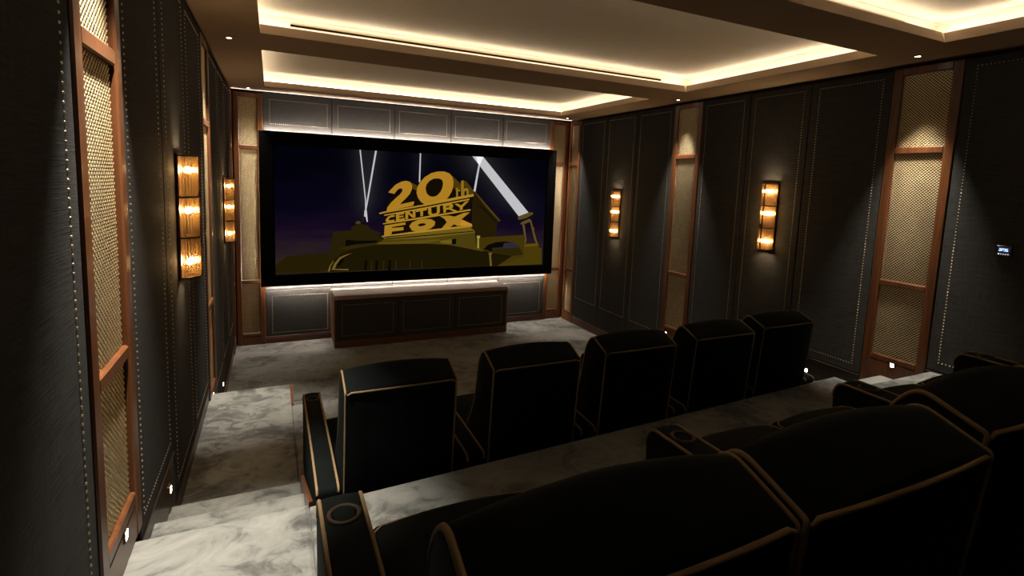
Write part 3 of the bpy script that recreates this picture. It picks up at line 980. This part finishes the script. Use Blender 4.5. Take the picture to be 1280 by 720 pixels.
def ccw(p):
    a = sum(p[i - 1][0] * p[i][1] - p[i][0] * p[i - 1][1] for i in range(len(p)))
    return p if a > 0 else p[::-1]

def back_profile(h, up):
    p = [(0.07, 0.05), (0.36, 0.05), (0.43, 0.36), (0.36, 0.47), (0.26, h - 0.28), (0.205, h - 0.01), (0.145, h + up), (0.0, h)]
    return fillet(p, [0.03, 0.02, 0.05, 0.1, 0.1, 0.06, 0.035, 0.010])

PR = 0.0062
def build_back(t, x, w, h, up, pr=0.0062, crown=0.016):
    prof = ccw(back_profile(h, up))
    mb = MB(); extrude_soft(mb, prof, x - w / 2, x + w / 2, 0.012, 0.010, crown, h - 0.02)
    b = mb.build('backrest', M_VELVET, t, smooth=True, sharp=40)
    mb = MB()
    # welts along both side outlines (above the seat) and along the rear top seam
    o = inset2(prof, 0.002)
    k0 = max(range(len(o)), key=lambda i: abs(o[i][0] - o[i - 1][0]) if o[i][1] < 0.08 and o[i - 1][1] < 0.08 else 0)
    o = [q for q in o[k0:] + o[:k0] if q[1] > 0.054]
    for s in (-1, 1):
        mb.tube([(x + s * (w / 2 - 0.005), y, z) for y, z in o], pr, 6)
    mb.tube([(x - w / 2 + 0.012, 0.0, h - 0.012), (x - w / 2 + 0.03, 0.0, h - 0.003), (x - w / 4, -0.008, h - 0.001), (x, -0.010, h), (x + w / 4, -0.008, h - 0.001), (x + w / 2 - 0.03, 0.0, h - 0.003), (x + w / 2 - 0.012, 0.0, h - 0.012)], pr, 6)
    mb.build('piping', M_PIPING, b, smooth=True)

def build_cushion(t, x, w, y0, y1, z0, z1):
    prof = ccw(fillet([(y0, z0), (y1, z0), (y1 + 0.01, z1 - 0.02), (y0, z1)], [0.01, 0.03, 0.03, 0.02]))
    mb = MB(); extrude_soft(mb, prof, x - w / 2, x + w / 2, 0.028, 0.012)
    c = mb.build('seat_cushion', M_VELVET, t, smooth=True, sharp=50)
    mb = MB()
    e = w / 2 - 0.004
    zt = z1 - 0.012
    zt = z1 - 0.018
    mb.tube([(x - e, y0 + 0.08, zt), (x - e, y1 - 0.075, zt), (x - e + 0.01, y1 - 0.035, zt), (x - e + 0.035, y1 - 0.012, zt), (x - w * 0.25, y1 - 0.002, zt), (x, y1 + 0.001, zt),
             (x + w * 0.25, y1 - 0.002, zt), (x + e - 0.035, y1 - 0.012, zt), (x + e - 0.01, y1 - 0.035, zt), (x + e, y1 - 0.075, zt), (x + e, y0 + 0.08, zt)], PR * 0.62, 6)
    mb.build('piping', M_PIPING, c, smooth=True)

def build_arm(t, x, w, y0, y1, h):
    prof = ccw(fillet([(y0, 0.02), (y1 - 0.02, 0.02), (y1, h - 0.05), (y1 - 0.03, h), (y0 + 0.3, h - 0.005), (y0, h - 0.02)], [0.0, 0.02, 0.03, 0.04, 0.1, 0.03]))
    mb = MB(); extrude_soft(mb, prof, x - w / 2, x + w / 2, 0.012, 0.004)
    a = mb.build('armrest', M_VELVET, t, smooth=True, sharp=40)
    mb = MB()
    o = [(y, z) for y, z in inset2(prof, 0.002) if z > 0.05]
    i0 = max(range(len(o)), key=lambda i: math.hypot(o[i][0] - o[i - 1][0], o[i][1] - o[i - 1][1]) if abs(o[i][1] - o[i - 1][1]) < 0.2 else 0)
    for s in (-1, 1):
        mb.tube([(x + s * (w / 2 - 0.005), y, z) for y, z in o], PR, 6)
    mb.build('piping', M_PIPING, a, smooth=True)
    r = min(0.046, w * 0.40)
    cy_ = y1 - 0.135
    mb = MB()
    mb.lathe([(r, h - 0.004), (r + 0.001, h + 0.004), (r - 0.004, h + 0.008), (r - 0.011, h + 0.006), (r - 0.013, h + 0.002), (r - 0.014, h - 0.003)], (x, cy_, 0), 24)
    mb.build('cup_ring', M_RING, a, smooth=True)
    mb = MB()
    mb.lathe([(r - 0.013, h + 0.0022), (r - 0.016, h + 0.0016), (0.0005, h + 0.0014)], (x, cy_, 0), 24)
    mb.build('cup_well', M_BLACK, a)

def build_base(t, x, w):
    mb = MB(); mb.box(x - w / 2, x + w / 2, 0.10, 0.90, 0.0, 0.10, 0.004); mb.build('plinth', M_PLASTIC, t)
    mb = MB(); mb.box(x - w / 2 + 0.004, x + w / 2 - 0.004, 0.34, 0.925, 0.102, 0.235, 0.012); mb.build('footrest', M_VELVET, t)

# front row: five chairs, an arm on each chair's left; the last has one on its right as well
BW = 0.515
def make_chair(label, right_arm=False):
    t = thing('cinema_chair', label, 'cinema chair', (0, 0, 0), 0, 'front row of cinema chairs')
    build_back(t, 0, BW, 0.912, 0.062, 0.0050, 0.009)
    build_base(t, 0, BW + 0.06)
    build_cushion(t, 0.0, BW + 0.06, 0.30, 0.95, 0.237, 0.385)
    build_arm(t, -BW / 2 - 0.065, 0.10, 0.03, 1.12, 0.49)
    if right_arm:
        build_arm(t, BW / 2 + 0.065, 0.10, 0.03, 1.12, 0.49)
    return t
spots = [(0.749, -5.63), (1.462, -5.59), (2.156, -5.56), (2.857, -5.53), (3.53, -5.47)]
labs = ['black velvet cinema chair of the front row beside the left aisle steps',
        'black velvet chair second from the left aisle in the front row',
        'black velvet chair in the middle of the front row',
        'black velvet chair fourth from the left aisle in the front row',
        'black velvet chair at the right end of the front row']
first = make_chair(labs[0])
for i, (x, y) in enumerate(spots):
    c = first if i == 0 else (copy_tree(first) if i < 4 else make_chair(labs[4], True))
    c.location = (x + BW / 2, y, L1); c['label'] = labs[i]

# rear row: three loveseats, one arm between neighbours
PITCH, AW = 1.235, 0.125
ARM0 = 0.26
def make_loveseat(label, left_arm=False):
    t = thing('cinema_loveseat', label, 'loveseat', (0, 0, 0), 0, 'rear row of cinema loveseats')
    # local x = 0 is the centre of the arm on its left; the arm on its right is its own
    if left_arm:
        build_arm(t, 0.0, AW, ARM0, 1.02, 0.445)
    build_arm(t, PITCH - 0.026, AW, ARM0, 1.02, 0.445)
    l0 = 0.04 if left_arm else 0.074
    for k in range(2):
        cx = 0.070 + 0.268 + 0.538 * k
        bx, bw = (((l0 + 0.590) / 2, 0.590 - l0), (0.8955, 0.585))[k]
        build_back(t, bx, bw, 0.846, 0.054)
        build_cushion(t, cx, 0.531, 0.30, 0.945, 0.237, 0.37)
        build_base(t, cx, 0.525)
    return t
labs = ['black velvet loveseat of the rear row beside the left aisle, nearest the camera',
        'black velvet loveseat in the middle of the rear row',
        'black velvet loveseat at the right end of the rear row, by the keypad wall']
ls = make_loveseat(labs[0], True)
mid = make_loveseat(labs[1])
for i in range(3):
    c = (ls, mid)[i] if i < 2 else copy_tree(mid)
    c.location = (0.645 + (PITCH - 0.026) * i, -7.37 + 0.05 * i, L2); c['label'] = labs[i]
